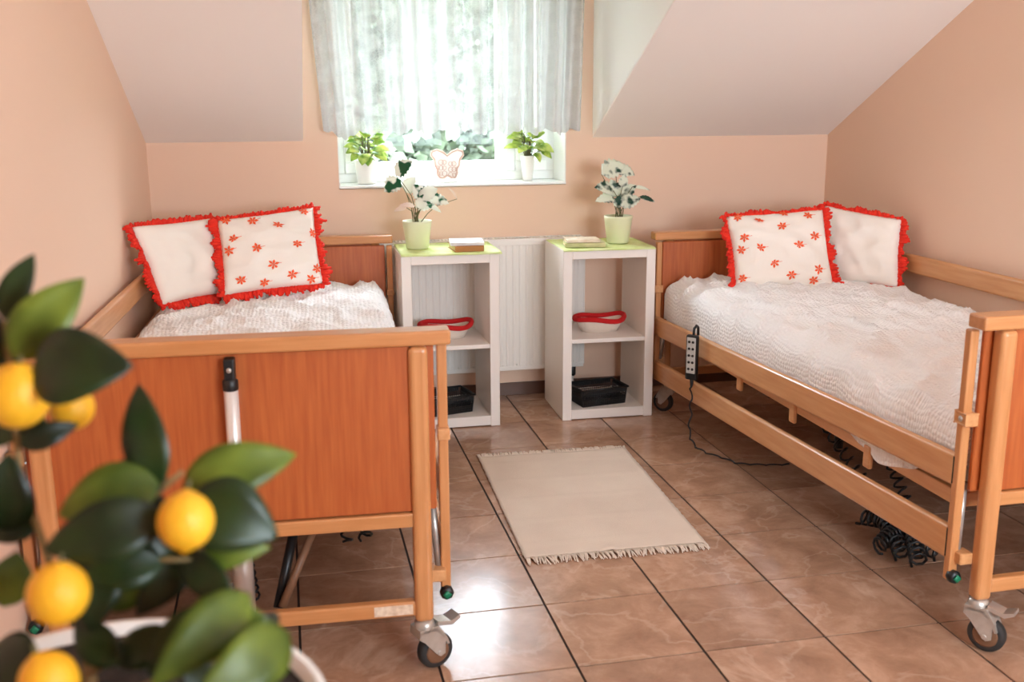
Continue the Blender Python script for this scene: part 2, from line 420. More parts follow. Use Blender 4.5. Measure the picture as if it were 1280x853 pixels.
# ------------------------------------------------------------------ lace curtain
cu = MB(); NX, NZ = 220, 40; V = []; F = []
for j in range(NZ+1):
    tz = j/NZ
    for i in range(NX+1):
        u = i/NX
        xa = -.575+u*1.335; xb = -.515+u*1.25
        f = tz**1.3
        x = xa*(1-f)+xb*f
        zb = 1.372-.012*u+.012*math.sin(u*2*PI*9.5)-.012*abs(math.sin(u*PI*30))-.02*(u < .16)*math.sin(u/.16*PI)
        z = ZD-.005+(zb-ZD+.005)*tz
        y = 2.60+.034*math.sin(u*2*PI*13+.8*math.sin(u*17))*(.45+.55*tz)+.010*math.sin(u*2*PI*31+2*tz)+.006*noise.noise(Vector((u*9, tz*3, 0)))
        V.append((x, y, z))
for j in range(NZ):
    for i in range(NX):
        a = j*(NX+1)+i; F.append((a, a+1, a+NX+2, a+NX+1))
tag(cu.quads(V, F, True).build('lace_curtain', M_lace), 'sheer white lace curtain gathered in folds across the window', 'curtain')

# ------------------------------------------------------------------ radiator
RA0, RA1, RF = -.32, .765, 2.588
rd = thing('radiator', 'white panel radiator under the window between the shelf units', 'radiator', ((RA0+RA1)/2, 2.63, 0))
hw = (RA1-RA0)/2
prof = []; n = int(2*hw/.033)
pb = MB(); V = []; F = []
xs = []
for k in range(n):
    x0 = -hw+2*hw*k/n; p = 2*hw/n
    xs += [(x0, 0), (x0+p*.28, 0), (x0+p*.4, .0025), (x0+p*.88, .0025)]
xs.append((hw, 0))
for z in (.17, .815):
    for x, d in xs: V.append((x, RF-2.63+d, z))
N = len(xs)
for k in range(N-1): F.append((k, k+1, N+k+1, N+k))
pb.quads(V, F)
pb.box(-hw, hw, RF-2.63+.008, RF-2.63+.02, .165, .82)
pb.box(-hw, hw, RF-2.63-.001, RF-2.63+.012, .155, .178, .003).box(-hw, hw, RF-2.63-.001, RF-2.63+.012, .80, .826, .003)
pb.box(-hw, hw, .03, .042, .16, .82)
pb.build('panel', M_rad, rd)
gr = MB()
for k in range(60):
    x = -hw+.01+(2*hw-.02)*k/59
    gr.box(x-.0045, x+.0045, RF-2.63+.01, .036, .822, .832)
gr.box(-hw, hw, RF-2.63, RF-2.63+.01, .82, .834, .002).box(-hw, hw, .032, .042, .82, .834, .002)
gr.build('top_grille', M_rad, rd)
for s in (-1, 1): MB().box(s*hw-.004, s*hw+.004, RF-2.63, .042, .17, .83, .002).build('side_cover', M_rad, rd)
for k in range(14):
    x = -hw+.05+k*(2*hw-.1)/13
    MB().lathe([(.006, 0), (.006, .003), (.003, .005)], 10, (x, RF-2.63-.001, .185), Matrix.Rotation(PI/2, 4, 'X')).build('rivet', M_rad, rd)
MB().lathe([(.016, 0), (.019, .01), (.019, .045), (.014, .052)], 16, (hw-.055, -.02, .105)).build('valve_knob', M_black, rd)
MB().tube([(hw-.055, -.02, 0), (hw-.055, -.02, .11)], .009, 10).build('pipe', M_chrome, rd)
for q in (-hw+.1, hw-.13): MB().box(q, q+.03, .04, .049, .25, .75).build('bracket', M_rad, rd)

# ------------------------------------------------------------------ shelf units
def shelf_unit(x, y, rz, label):
    t = thing('shelf_unit', label, 'shelf', (x, y, 0), rz, 'white open shelf units')
    W, D, H, th = .448, .4, .826, .044
    for a, b in ((0, th), (W-th, W)): MB().box(a, b, 0, D, 0, H, .002, 1).build('side_panel', M_whitewood, t)
    MB().box(th, W-th, 0, D, H-th, H, .002, 1).build('top_panel', M_whitewood, t)
    MB().box(th, W-th, .002, D, .004, .05, .002, 1).build('bottom_panel', M_whitewood, t)
    MB().box(th, W-th, .004, D-.004, .378, .398, .002, 1).build('shelf', M_whitewood, t)
    return t
shelf_unit(-.214, 2.17, 0, 'white open two-tier shelf unit beside the left bed')
shelf_unit(.54, 2.168, -.03, 'white open two-tier shelf unit beside the right bed')
def cloth(name, x, y, rz, label, w_, d_, ox):
    V = []; F = []; n1, n2 = 24, 20
    for j in range(n2+1):
        for i in range(n1+1):
            a, b = ox+w_*i/n1, -.012+d_*j/n2
            z = .0035+.0015*noise.noise(Vector((a*14, b*14, x)))
            if b < 0: z -= .006*(-b/.012)
            V.append((a, b, z))
    for j in range(n2):
        for i in range(n1):
            q = j*(n1+1)+i; F.append((q, q+1, q+n1+2, q+n1+1))
    o = MB().quads(V, F, True).build(name, M_lime, None, (x, y, .826)); o.rotation_euler = (0, 0, rz)
    sm = o.modifiers.new('thick', 'SOLIDIFY'); sm.thickness = .0025; sm.offset = 1
    return tag(o, label, 'cloth', 'lime green cloths on the shelf units')
cloth('table_runner', -.214, 2.17, -.02, 'lime green cloth spread over the left shelf unit top', .46, .39, 0)
cloth('table_runner', .54, 2.168, -.03, 'lime green cloth spread over the right shelf unit top', .445, .39, .0)

# ------------------------------------------------------------------ leaves and plants
def leaf_geo(mb, base, tip, width, nrm=None, arch=.12, fold=.15, notch=0, n=10, curl=0):
    base, tip = Vector(base), Vector(tip); d = tip-base; L = d.length; d.normalize()
    nrm = Vector(nrm) if nrm is not None else Vector((0, -.35, 1))
    s = d.cross(nrm)
    if s.length < 1e-3: s = d.orthogonal()
    s.normalize(); up = s.cross(d)
    V = []; F = []
    for i in range(n+1):
        t = i/n
        wd = width*.5*(math.sin(PI*min(1, t**.75)))**.8 if 0 < t < 1 else .0006
        if notch and i % 2 and 0 < i < n: wd *= 1-notch
        c = base+d*(L*t)+up*(L*arch*math.sin(PI*t)-curl*L*t*t)
        for k in (-1, -.5, 0, .5, 1):
            V.append(c+s*(wd*k)+up*(abs(k)*wd*fold))
    for i in range(n):
        for k in range(4):
            a = i*5+k; F.append((a, a+1, a+6, a+5))
    mb.quads(V, F, True); return mb
def solid(o, th=.0008):
    q = o.modifiers.new('thick', 'SOLIDIFY'); q.thickness = th; q.offset = 0; return o
def pot(parent, rt, rb, h, material, soil_z=.85):
    pr = [(rb*.92, 0), (rb, .004), (rt*.985, h*.9), (rt, h*.93), (rt, h), (rt*.92, h), (rt*.9, h*.86), (rt*.7, h*.84), (.001, h*.84)]
    MB().lathe(pr, 32).build('pot', material, parent)
    MB().lathe([(rt*.88, h*.845), (rt*.88, h*.865), (.01, h*.885)], 24).build('soil', M_soil, parent)
def bouquet(loc, spec, label, lm, rt, rb, h, extra=None):
    t = thing('potted_plant', label, 'plant', loc)
    pot(t, rt, rb, h, M_potlime)
    rnd = random.Random(label)
    for k, (dx, dz, L, wd, ang, mm) in enumerate(spec):
        if wd > .03: L *= 1.22; wd *= 1.3
        yy = rnd.uniform(-.045, .03)
        c = Vector((dx, yy, h+dz)); a = math.radians(ang)
        d = Vector((math.cos(a), rnd.uniform(-.4, .1), math.sin(a))).normalized()
        b = c-d*L*.5
        tip = c+d*L*.5
        st = Vector((rnd.uniform(-.018, .018), rnd.uniform(-.015, .015), h*.86))
        mid = st.lerp(b, .55)+Vector((dx*-.12, 0, .02))
        MB().tube([st, st.lerp(mid, .5)+Vector((0, 0, .008)), mid, b], [.0024, .0022, .002, .0015], 6).build('stem', M_stem, t)
        o = leaf_geo(MB(), b, tip, wd, (rnd.uniform(-.3, .3), -1, .75), .1, .12, .22 if L > .06 else 0, 12).build('leaf', mm or lm, t, recalc=False)
        solid(o)
    return t
Z0 = .833
bouquet((-.114, 2.365, Z0), [(-.055, .245, .085, .07, 40, None), (-.112, .165, .075, .072, 215, None), (-.022, .165, .075, .06, 60, None),
    (.004, .135, .07, .06, 120, None), (.052, .125, .08, .065, 30, None), (-.05, .072, .085, .03, 175, M_bud), (.045, .067, .085, .055, 10, None),
    (.10, .09, .08, .055, -15, None), (.165, .125, .075, .016, 130, M_bud), (-.078, .055, .06, .026, 195, M_bud), (.02, .09, .06, .05, 80, None), (.08, .055, .07, .03, -30, None)],
    'variegated leafy plant in lime pot on the left shelf unit', M_varieg, .068, .052, .13)
bouquet((.856, 2.33, Z0), [(-.03, .22, .10, .09, 20, None), (.04, .205, .08, .06, -20, None), (-.08, .13, .09, .065, 170, None), (-.02, .13, .075, .06, 110, None),
    (-.08, .08, .095, .05, 185, None), (.045, .115, .08, .065, 40, None), (.045, .068, .09, .07, 15, None), (.10, .13, .085, .022, -12, M_varieg2), (.14, .075, .08, .03, -20, None),
    (-.007, .07, .05, .05, 80, None), (.01, .17, .05, .04, 80, None)],
    'variegated leafy plant in lime pot on the right shelf unit', M_varieg2, .069, .053, .13)
def sill_plant(loc, rt, rb, h, n, spread, seed, label):
    t = thing('potted_plant', label, 'plant', loc, group='pothos plants on the window sill')
    pr = [(rb, 0), (rb*1.02, .003), (rt, h*.97), (rt, h), (rt*.9, h), (rt*.86, h*.85), (.001, h*.85)]
    MB().lathe(pr, 28).build('pot', M_potwhite, t)
    MB().lathe([(rt*.85, h*.86), (.01, h*.9)], 20).build('soil', M_soil, t)
    rnd = random.Random(seed)
    for k in range(n):
        a = 2*PI*k/n+rnd.uniform(-.3, .3); q = rnd.random()
        rr = spread*(.25+.5*q)*rnd.uniform(.8, 1.15); zz = h+.015+.10*(1-q)*rnd.uniform(.5, 1.2)
        dr = Vector((math.cos(a), math.sin(a)*.55, 0))
        b = dr*rr*.6+Vector((0, 0, zz)); L = rnd.uniform(.075, .105)
        tip = b+dr*L*.8+Vector((0, 0, L*(.35-.9*q)))
        MB().tube([(dr.x*rt*.3, dr.y*rt*.3, h*.87), (b.x*.6, b.y*.6, b.z*.97), tuple(b)], [.0022, .002, .0015], 5).build('stem', M_stem, t)
        solid(leaf_geo(MB(), b, tip, rnd.uniform(.04, .058), (rnd.uniform(-.3, .3), -.7, .8), .14, .15, 0, 8).build('leaf', M_pothos, t, recalc=False))
sill_plant((-.305, 2.80, 1.107), .056, .046, .115, 38, .15, 3, 'bushy light green plant in wide white pot, left on the window sill')
sill_plant((.515, 2.79, 1.107), .037, .024, .125, 32, .16, 5, 'light green plant in narrow white pot, right on the window sill')

# butterfly ornament
bt = thing('butterfly_ornament', 'pink butterfly ornament with lace wings standing on the window sill', 'ornament', (.10, 2.79, 1.107))
half = [(0, .170), (.022, .188), (.052, .2), (.078, .19), (.082, .172), (.066, .152), (.06, .118), (.05, .104), (.05, .078), (.04, .06), (.024, .056), (.004, .07)]
half = [(x, z-.038) for x, z in half]
loop = [(x, 0, z) for x, z in half]+[(-x, 0, z) for x, z in half[::-1][:-1]]
MB().tube(loop, .0055, 8, closed=True).build('outline', M_butter, bt)
MB().prism([(p[0]*.95, p[2]*.97+.003) for p in loop], 'y', .0005, .002).build('wing_panel', M_lattice, bt)
lt = MB(); rnd = random.Random(2)
for k in range(16):
    sx = -1 if k % 2 else 1; cx = sx*(.016+.034*((k//2) % 3)/2); cz = .035+.028*(k//6)+.008*(k % 2)
    r = rnd.uniform(.009, .013)
    lt.tube([(cx+r*math.cos(a*PI/6), -.003, cz+r*math.sin(a*PI/6)) for a in range(12)], .0016, 5, closed=True)
lt.build('lattice', M_butter, bt)
MB().box(-.05, .05, -.02, .02, 0, .018, .003).build('base', M_potwhite, bt)

# ------------------------------------------------------------------ books
def book(x, y, z, w_, d_, h, rz, cover, label, grp=None):
    t = thing('book', label, 'book', (x, y, z), rz, grp)
    MB().box(-w_/2+.004, w_/2-.003, -d_/2+.004, d_/2-.004, .002, h-.002).build('pages', M_paper, t)
    c = MB().box(-w_/2, w_/2, -d_/2, d_/2, 0, .0025, .001, 1).box(-w_/2, w_/2, -d_/2, d_/2, h-.0025, h, .001, 1).box(-w_/2, w_/2, -d_/2, -d_/2+.003, .001, h-.001, .001, 1)
    c.build('cover', cover, t)
M_bk1 = mat('tan_cover', (176, 116, 52), .6); M_bk2 = mat('grey_white_cover', (214, 210, 208), .5, var=(236, 232, 228), vscale=20)
M_bk3 = mat('sage_cover', (176, 176, 120), .6, var=(206, 200, 150), vscale=14); M_bk4 = mat('cream_cover', (240, 228, 206), .5, var=(214, 190, 160), vscale=16)
book(.10, 2.28, .832, .135, .17, .026, .05, M_bk1, 'tan book lying under a grey book on the left shelf unit')
book(.104, 2.285, .8585, .155, .16, .015, -.1, M_bk2, 'thin grey and white book on top of a tan book')
book(.668, 2.275, .832, .19, .14, .02, -.16, M_bk3, 'sage green book lying under a cream book on the right shelf unit')
book(.66, 2.285, .8525, .16, .13, .013, -.12, M_bk4, 'cream book on top of a sage green book')

# ------------------------------------------------------------------ baskets
def oval_basket(x, y, z, label, ph):
    t = thing('oval_basket', label, 'basket', (x, y, z), 0, 'red-rimmed oval baskets')
    n = 40; V = []; F = []; rx, ry = .125, .085
    def rim(a): return .062+.005*math.sin(2*a+ph)+.006*math.sin(3*a+1)
    lv = [(.62, 0), (.72, .01), (.84, .4), (.94, .8), (1, 1), (.95, 1.0), (.88, .7), (.75, .15), (.6, .1)]
    for s, q in lv:
        for k in range(n):
            a = 2*PI*k/n; rip = 1+.02*math.sin(a*20)*(s > .8)
            V.append((rx*s*rip*math.cos(a), ry*s*rip*math.sin(a), rim(a)*q))
    for i in range(len(lv)-1):
        for k in range(n): F.append((i*n+k, i*n+(k+1) % n, (i+1)*n+(k+1) % n, (i+1)*n+k))
    F.append(tuple(range(n))[::-1]); F.append(tuple((len(lv)-1)*n+k for k in range(n)))
    MB().quads(V, F, True).build('bowl', M_knit, t)
    MB().tube([(rx*1.0*math.cos(2*PI*k/n), ry*1.0*math.sin(2*PI*k/n), rim(2*PI*k/n)+.003) for k in range(n)], .0125, 8, closed=True).build('rim', M_redrim, t)
oval_basket(.772, 2.345, .398, 'cream oval basket with red rim in the right shelf unit', .9)
oval_basket(.012, 2.37, .398, 'cream oval basket with red rim in the left shelf unit', .9)
def black_basket(x, y, z, rz, label):
    t = thing('plastic_basket', label, 'basket', (x, y, z), rz, 'black plastic baskets')
    W, D, H = .125, .088, .085; e = .012; th = .003
    MB().box(-W+e, W-e, -D+e, D-e, 0, .004).build('base', M_black, t)
    def side(p0, p1, name):
        # lattice wall from bottom edge p0-p1 leaning outwards
        p0, p1 = Vector(p0), Vector(p1); out = (p1-p0).cross(Vector((0, 0, 1))).normalized(); L = (p1-p0).length
        d = (p1-p0).normalized(); mb = MB()
        def bar(a0, z0, a1, z1, r=.0022):
            A = p0+d*a0+out*(e*z0/H)+Vector((0, 0, z0)); B = p0+d*a1+out*(e*z1/H)+Vector((0, 0, z1))
            mb.tube([A, B], r, 4)
        nb = int(L/.011)
        for k in range(nb+1): bar(L*k/nb, 0, L*k/nb, H)
        for zz in (0, .012, .024, .034, .044, .054, .064, .085): bar(0, zz, L, zz, .003 if zz in (0, .085) else .0022)
        q0 = p0+out*(e*.3); 
        mb.quads([p0, p1, p1+out*e*.4+Vector((0, 0, .032)), p0+out*e*.4+Vector((0, 0, .032))], [(0, 1, 2, 3)])
        mb.quads([p0+out*e*.85+Vector((0, 0, .066)), p1+out*e*.85+Vector((0, 0, .066)), p1+out*e+Vector((0, 0, H)), p0+out*e+Vector((0, 0, H))], [(0, 1, 2, 3)])
        o = mb.build(name, M_black, t)
        return o
    c = [(-W+e, -D+e, 0), (W-e, -D+e, 0), (W-e, D-e, 0), (-W+e, D-e, 0)]
    for k in range(4): side(c[k], c[(k+1) % 4], 'side_wall')
    MB().tube([(-W, -D, H), (W, -D, H), (W, D, H), (-W, D, H)], .005, 6, closed=True).build('rim', M_black, t)
black_basket(.752, 2.295, .0505, .16, 'black perforated plastic basket in the right shelf unit')
black_basket(-.012, 2.31, .0505, .25, 'black perforated plastic basket in the left shelf unit')

# ------------------------------------------------------------------ rug
rg = thing('rug', 'cream woven rug with fringed ends on the tiled floor', 'rug', (.35, 1.2, 0))
c = [(.011-.35, .69-1.2), (.652-.35, .672-1.2), (.70-.35, 1.70-1.2), (.046-.35, 1.728-1.2)]
def rugp(u, v):
    x = (1-v)*((1-u)*c[0][0]+u*c[1][0])+v*((1-u)*c[3][0]+u*c[2][0]); y = (1-v)*((1-u)*c[0][1]+u*c[1][1])+v*((1-u)*c[3][1]+u*c[2][1])
    return x, y
V = []; F = []; nu, nv = 40, 60
for j in range(nv+1):
    for i in range(nu+1):
        u, v = i/nu, j/nv; x, y = rugp(u, v)
        if i in (0, nu): x += .004*noise.noise(Vector((j*.7, i, 0)))
        z = .004+.0022*noise.noise(Vector((x*5, y*7, 1)))+.002*(abs((v*5) % 1-.5) < .04)
        z += .010*math.exp(-((u-.47)/.04)**2-((v-.01)/.03)**2)
        V.append((x, y, max(z, .002)))
for j in range(nv):
    for i in range(nu):
        a = j*(nu+1)+i; F.append((a, a+1, a+nu+2, a+nu+1))
b = MB().quads(V, F, True).build('woven_field', M_rugc, rg)
sm = b.modifiers.new('thick', 'SOLIDIFY'); sm.thickness = .005; sm.offset = -.4
rnd = random.Random(11)
for vv, dr, n, ln in ((0, -1, 130, .055), (1, 1, 130, .045)):
    mb = MB()
    for k in range(n):
        u = (k+.5)/n; x, y = rugp(u, vv); L = ln*rnd.uniform(.6, 1.1); dx = rnd.uniform(-.014, .014)
        mb.tube([(x, y-dr*.004, .006), (x+dx*.4, y+dr*L*.5, .008+rnd.uniform(0, .004)), (x+dx, y+dr*L, .004)], [.0026, .0032, .0016], 5)
    mb.build('fringe', M_rugc, rg)

# ------------------------------------------------------------------ nursing beds
def coil(mb, p0, p1, turns, r, wire, sag=.03):
    p0, p1 = Vector(p0), Vector(p1); d = (p1-p0).normalized(); a = d.orthogonal().normalized(); b = d.cross(a); pts = []
    N = turns*8
    for i in range(N+1):
        t = i/N; pts.append(p0.lerp(p1, t)+Vector((0, 0, -sag*math.sin(PI*t)))+r*(math.cos(2*PI*turns*t)*a+math.sin(2*PI*turns*t)*b))
    mb.tube(pts, wire, 5)
def caster(parent, x, y, swivel, brake):
    t = bpy.data.objects.new('caster', None); COL.objects.link(t); t.parent = parent; t.location = (x, y, 0); t.rotation_euler = (0, 0, swivel)
    h = MB(); h.lathe([(.012, .118), (.027, .12), (.029, .128), (.026, .142), (.018, .148), (.01, .15)], 20)
    for s in (-1, 1):
        h.prism([(-.028, .125), (.026, .125), (.05, .085), (.048, .045), (.034, .038), (.02, .05), (-.012, .09), (-.03, .105)], 'x', s*.024-.003, s*.024+.003)
    h.prism([(-.03, .105), (-.028, .13), (.03, .13), (.055, .09), (.062, .07), (.055, .068), (.045, .095), (.02, .118), (-.024, .118)], 'x', -.027, .027)
    h.build('fork', M_zinc, t)
    r = .05
    MB().lathe([(.02, -.017), (.036, -.017), (.046, -.016), (r, -.009), (r, .009), (.046, .016), (.036, .017), (.02, .017)], 28, (0, .03, .05), Matrix.Rotation(PI/2, 4, 'Y')).build('wheel', M_rubber, t)
    MB().lathe([(.005, -.0195), (.03, -.0195), (.034, -.0175), (.034, .0175), (.03, .0195), (.005, .0195)], 24, (0, .03, .05), Matrix.Rotation(PI/2, 4, 'Y')).build('wheel_core', M_brownwheel, t)
    MB().tube([(-.031, .03, .05), (.031, .03, .05)], .0065, 10).build('axle_bolt', M_steel, t)
    if brake:
        MB().prism([(.03, .128), (.075, .118), (.1, .132), (.098, .14), (.07, .13), (.03, .14)], 'x', -.022, .022).build('brake_pedal', M_steel, t)
    return t

def bed(name_label, loc, rz, s):
    """local frame: foot end at y=0, head at y=2.48; s = x sign of the side that faces the room (rails lowered)"""
    t = thing('nursing_bed', name_label, 'bed', loc, rz, 'wooden nursing beds')
    def end(name, yo, di, H):
        # di=+1: inner side towards +y.  y(k) maps distance from the outer face
        def Y(a, b): return (yo+di*a, yo+di*b) if di > 0 else (yo+di*b, yo+di*a)
        pz0 = H*.488
        y0, y1 = Y(.014, .032)
        root = MB().box(-.435, .435, y0, y1, pz0, H-.04, .002, 1).build(name, M_panel, t)
        y0, y1 = Y(-.004, .066)
        MB().box(-.54, .54, y0, y1, H-.038, H, .006, 2).build('cap', M_beech_x, root)
        for sx in (-1, 1):
            x = sx*.457; yc = yo+di*.02
            # posts: rounded rectangle section
            MB().box(x-.0245, x+.0245, yc-.023, yc+.023, .147, H-.04, .014, 4).build('post', M_beech_v, root)
            # side guides for the rails
            gx = sx*.522; y0, y1 = Y(.054, .08)
            MB().box(gx-.013, gx+.013, y0, y1, .19, H-.046, .004, 2).build('rail_guide', M_beech_v, root)
            ya, yb = Y(.03, .108)
            br = MB().box(sx*.505, sx*.538, *Y(.036, .084), .645*H/.95, .677*H/.95, .003, 1).build('bracket', M_beech, root)
            MB().lathe([(.008, 0), (.008, .004), (.004, .007)], 12, (sx*.536, yo+di*.06, .66*H/.95), Matrix.Rotation(sx*PI/2, 4, 'Y')).build('screw', M_steel, root)
            MB().box(min(sx*.48, sx*.52), max(sx*.48, sx*.52), *Y(.03, .075), .245, .278, .003, 1).build('spacer', M_beech, root)
            MB().lathe([(.004, -.012), (.017, -.012), (.019, -.008), (.019, .008), (.015, .014), (.004, .014)], 8, (gx, yo+di*.05, .205), Matrix.Rotation(di*PI/2, 4, 'X')).build('end_knob', M_black, root)
            MB().lathe([(.002, 0), (.0125, 0), (.012, .004), (.002, .004)], 4, (gx, yo+di*.034, .205), Matrix.Rotation(di*PI/2, 4, 'X')).build('knob_insert', M_green, root)
            MB().tube([(sx*.49, yo+di*.085, pz0), (sx*.505, yo+di*.07, .27)], .011, 10).build('rail_strut', M_zinc, root)
        y0, y1 = Y(.006, .034)
        MB().box(-.435, .435, y0, y1, pz0-.042, pz0-.004, .004, 2).build('lower_bar', M_beech_x, root)
        MB().box(-.435, .435, y0, y1, .165, .207, .005, 2).build('bottom_bar', M_beech_x, root)
        y0, y1 = Y(.044, .06)
        MB().box(-.5, .5, y0, y1, pz0-.01, H-.046, .003, 1).build('inner_board', M_panel, root)
        # lifting actuator in front of the panel
        yc = yo-di*.012
        MB().box(-.013, .013, yc-.012, yc+.026*di if di > 0 else yc+.012, H-.1, H-.046, .004, 2).build('actuator_clevis', M_black, root)
        MB().lathe([(.017, H-.125), (.019, H-.122), (.019, H-.1), (.012, H-.093)], 20, (0, yc, 0)).build('actuator_collar', M_black, root)
        MB().tube([(0, yc, .5), (0, yc, H-.12)], .0175, 20).build('actuator_rod', M_chrome, root)
        MB().tube([(0, yc, .22), (0, yc, .505)], .026, 20).build('actuator_housing', M_steel, root)
        MB().lathe([(.01, H-.098), (.01, H-.098+.0)], 6, (0, yc, 0)) if False else None
        MB().lathe([(.0065, 0), (.0065, .003), (.003, .005)], 12, (0, yc-.012 if di > 0 else yc+.012, H-.072), Matrix.Rotation(PI/2*di, 4, 'X')).build('pivot_pin', M_steel, root)
        return root
    H0, H1 = (.940 if s > 0 else .95), .888
    ft = end('footboard', 0, 1, H0)
    hd = end('headboard', 2.45, -1, H1)
    MB().box(.325, .427, .0045, .0065, .172, .2).build('sticker', M_sticker, ft)
    for sx, y, sw, bk in ((-1, .02, 2.5 if s > 0 else -2.5, True), (1, .02, -1.15 if s > 0 else .5, True), (-1, 2.36, .8, False), (1, 2.36, -.6, False)):
        caster(t, sx*.457, y, sw, bk)
    # side rails: lowered on the room side, raised by the wall
    def rail(x, za, zb, h, name='side_rail'):
        y0, y1 = .078, 2.37; xo = .013
        V = []; F = []; prof = []
        for k in range(9): a = PI*k/8; prof.append((xo*math.cos(a), h/2-xo*.9+xo*.9*math.sin(a)))
        for k in range(9): a = PI+PI*k/8; prof.append((xo*math.cos(a), -h/2+xo*.9+xo*.9*math.sin(a)))
        n = len(prof)
        for y, zc in ((y0, za-h/2), (y1, zb-h/2)):
            for px, pz in prof: V.append((x+px, y, zc+pz))
        F = [(k, (k+1) % n, n+(k+1) % n, n+k) for k in range(n)]+[tuple(range(n))[::-1], tuple(range(n, 2*n))]
        o = MB().quads(V, F).build(name, M_beech, t)
        MB().box(x-.012, x+.012, y0-.006, y0+.004, za-h+.006, za-.006, .004, 2).build('end_cap', M_black, o)
        return o
    rail(s*.524, .556, .482, .094); rail(s*.524, .348, .266, .1)
    rail(-s*.524, .812, .812, .086); rail(-s*.524, .592, .592, .086)
    # lying frame
    for sx in (-1, 1):
        bo = MB().box(sx*.478-.013, sx*.478+.013, .1, 2.38, .385, .43, .004, 2).build('side_beam', M_beech, t)
        for y in (.55, 1.05, 1.5, 1.95): MB().box(sx*.494-.008, sx*.494+.008, y-.02, y+.02, .345, .42, .006, 2).build('beam_tab', M_beech, bo)
    for k in range(12):
        y = .22+k*.185
        MB().box(-.465, .465, y-.03, y+.03, .424, .434, .003, 1).build('slat', M_beech_x, t)
    for y in (.14, 2.34): MB().box(-.465, .465, y-.02, y+.02, .375, .42, .003, 1).build('cross_beam', M_beech_x, t)
    MB().tube([(.086, .05, .2), (.175, .14, .375)], .011, 10).build('brace', M_brownwheel, t)
    MB().tube([(.12, 2.40, .19), (-.1, 2.0, .4)], .013, 10).build('brace', M_brownwheel, t)
    for (x, y0, y1) in ((.0, .62, 1.05), (.05, 1.35, 1.8)):
        mb = MB().box(x-.06, x+.06, y0, y0+.16, .29, .4, .015, 3); mb.tube([(x, y0+.15, .34), (x, y1, .36)], .02, 12)
        mb.build('motor', M_black, t)
    MB().box(-.3, .3, 1.16, 1.2, .36, .40, .004, 1).build('motor_mount', M_zinc, t)
    # coiled motor cables
    q = s
    mb = MB(); coil(mb, (q*.40, 1.52, .37), (q*.30, 1.16, .30), 11, .016, .0045, .01)
    mb.tube([(q*.36, 1.50, .40), (q*.33, 1.56, .32), (q*.30, 1.64, .27)], .006, 6); mb.box(q*.36-.02, q*.36+.02, 1.47, 1.53, .31, .38, .008, 2); mb.build('coiled_cable', M_black, t)
    mb = MB(); coil(mb, (q*.40, 1.05, .39), (q*.32, .62, .13), 13, .02, .0045, .03); mb.build('coiled_cable', M_black, t)
    mb = MB(); coil(mb, (q*.30, .84, .4), (q*.26, .62, .12), 11, .018, .0045, 0); mb.tube([(q*.36, .96, .4), (q*.36, .95, .27)], .016, 10); mb.build('coiled_cable', M_black, t)
    if s < 0:
        for (a0, b0, a1, b1) in ((.36, .78, .24, .5), (.3, .8, .36, .52), (.22, .74, .34, .46), (.26, .62, .4, .6)):
            mb = MB(); coil(mb, (q*a0, b0, .07), (q*a1, b1, .04), 12, .026, .005, -.03); mb.build('coiled_cable', M_black, t)
    mb = MB(); coil(mb, (-.03, .22, .42), (.0, .26, .13), 12, .014, .004, 0); mb.build('coiled_cable', M_black, t)
    MB().tube([(.075, .07, .19), (.13, .2, .39)], .014, 8).build('lift_arm', M_black, t)
    # mattress under a waffle bedspread
    mt = thing('mattress', 'mattress under a rumpled white waffle bedspread on the '+('left' if s > 0 else 'right')+' bed', 'mattress', loc, rz, 'made-up mattresses')
    MB().box(-.45, .45, .125, 2.345, .436, .585, .03, 3).build('mattress_core', M_mattress, mt)
    nu, nv = 110, 240; V = []; F = []; UV = []
    x0, x1, ya, yb = -.497, .497, .115, 2.362
    def edge(p, lo, hi, rr, wv):
        # returns coordinate and height fraction for arc length parameter p (0..1)
        drop = .105; arc = rr*PI/2; flat = (hi-lo)-2*rr; tot = 2*drop+2*arc+flat; q_ = p*tot
        m_ = False
        if q_ > tot/2: q_ = tot-q_; m_ = True
        if q_ < drop: c_, hgt = 0, -(drop-q_)-rr
        elif q_ < drop+arc:
            a = (q_-drop)/rr; c_, hgt = rr-rr*math.cos(a), -rr+rr*math.sin(a)
        else: c_, hgt = rr+q_-drop-arc, 0
        return (hi-c_ if m_ else lo+c_), hgt, p*tot
    for j in range(nv+1):
        yy, hy, ly = edge(j/nv, ya, yb, .05, 0)
        for i in range(nu+1):
            xx, hx, lx = edge(i/nu, x0, x1, .085, 0)
            h = min(hx, hy) if max(hx, hy) < -.001 else hx+hy
            h = max(h, -.19)
            top = .628+.03*(yy/2.4)+.012*math.cos(xx*3.0)
            P = Vector((xx*4+10*s, yy*2.2, 0))
            wr_ = .016*noise.noise(P)+.013*noise.noise(Vector((xx*9+yy*5, yy*4-xx*6, 3+s)))
            rid = 1-abs(noise.noise(Vector((xx*5+yy*3.5, yy*3.2-xx*4, 7+s))))*2.2
            wr_ += .026*max(0, rid)**3
            rid2 = 1-abs(noise.noise(Vector((xx*11+yy*6, yy*7-xx*8, 17+s))))*2.6
            wr_ += .009*max(0, rid2)**2
            z = top+h+wr_*(1 if h > -.05 else .6)
            dx = 0
            if h < -.05:
                dx = .012*noise.noise(Vector((yy*7, 2, s)))*(1 if xx > 0 else -1)
                if s*xx > 0:
                    z -= .065*math.exp(-((yy-.48)/.16)**2)*min(1, (-h-.05)/.1)
                dx = max(-.012, min(.006, dx)) if True else 0
                if abs(xx) > .48 and z < .57: xx_ = math.copysign(min(abs(xx), .503-.0), xx)
            V.append((xx+dx*(1 if abs(xx) > .45 else 0), yy, z)); UV.append((lx, ly))
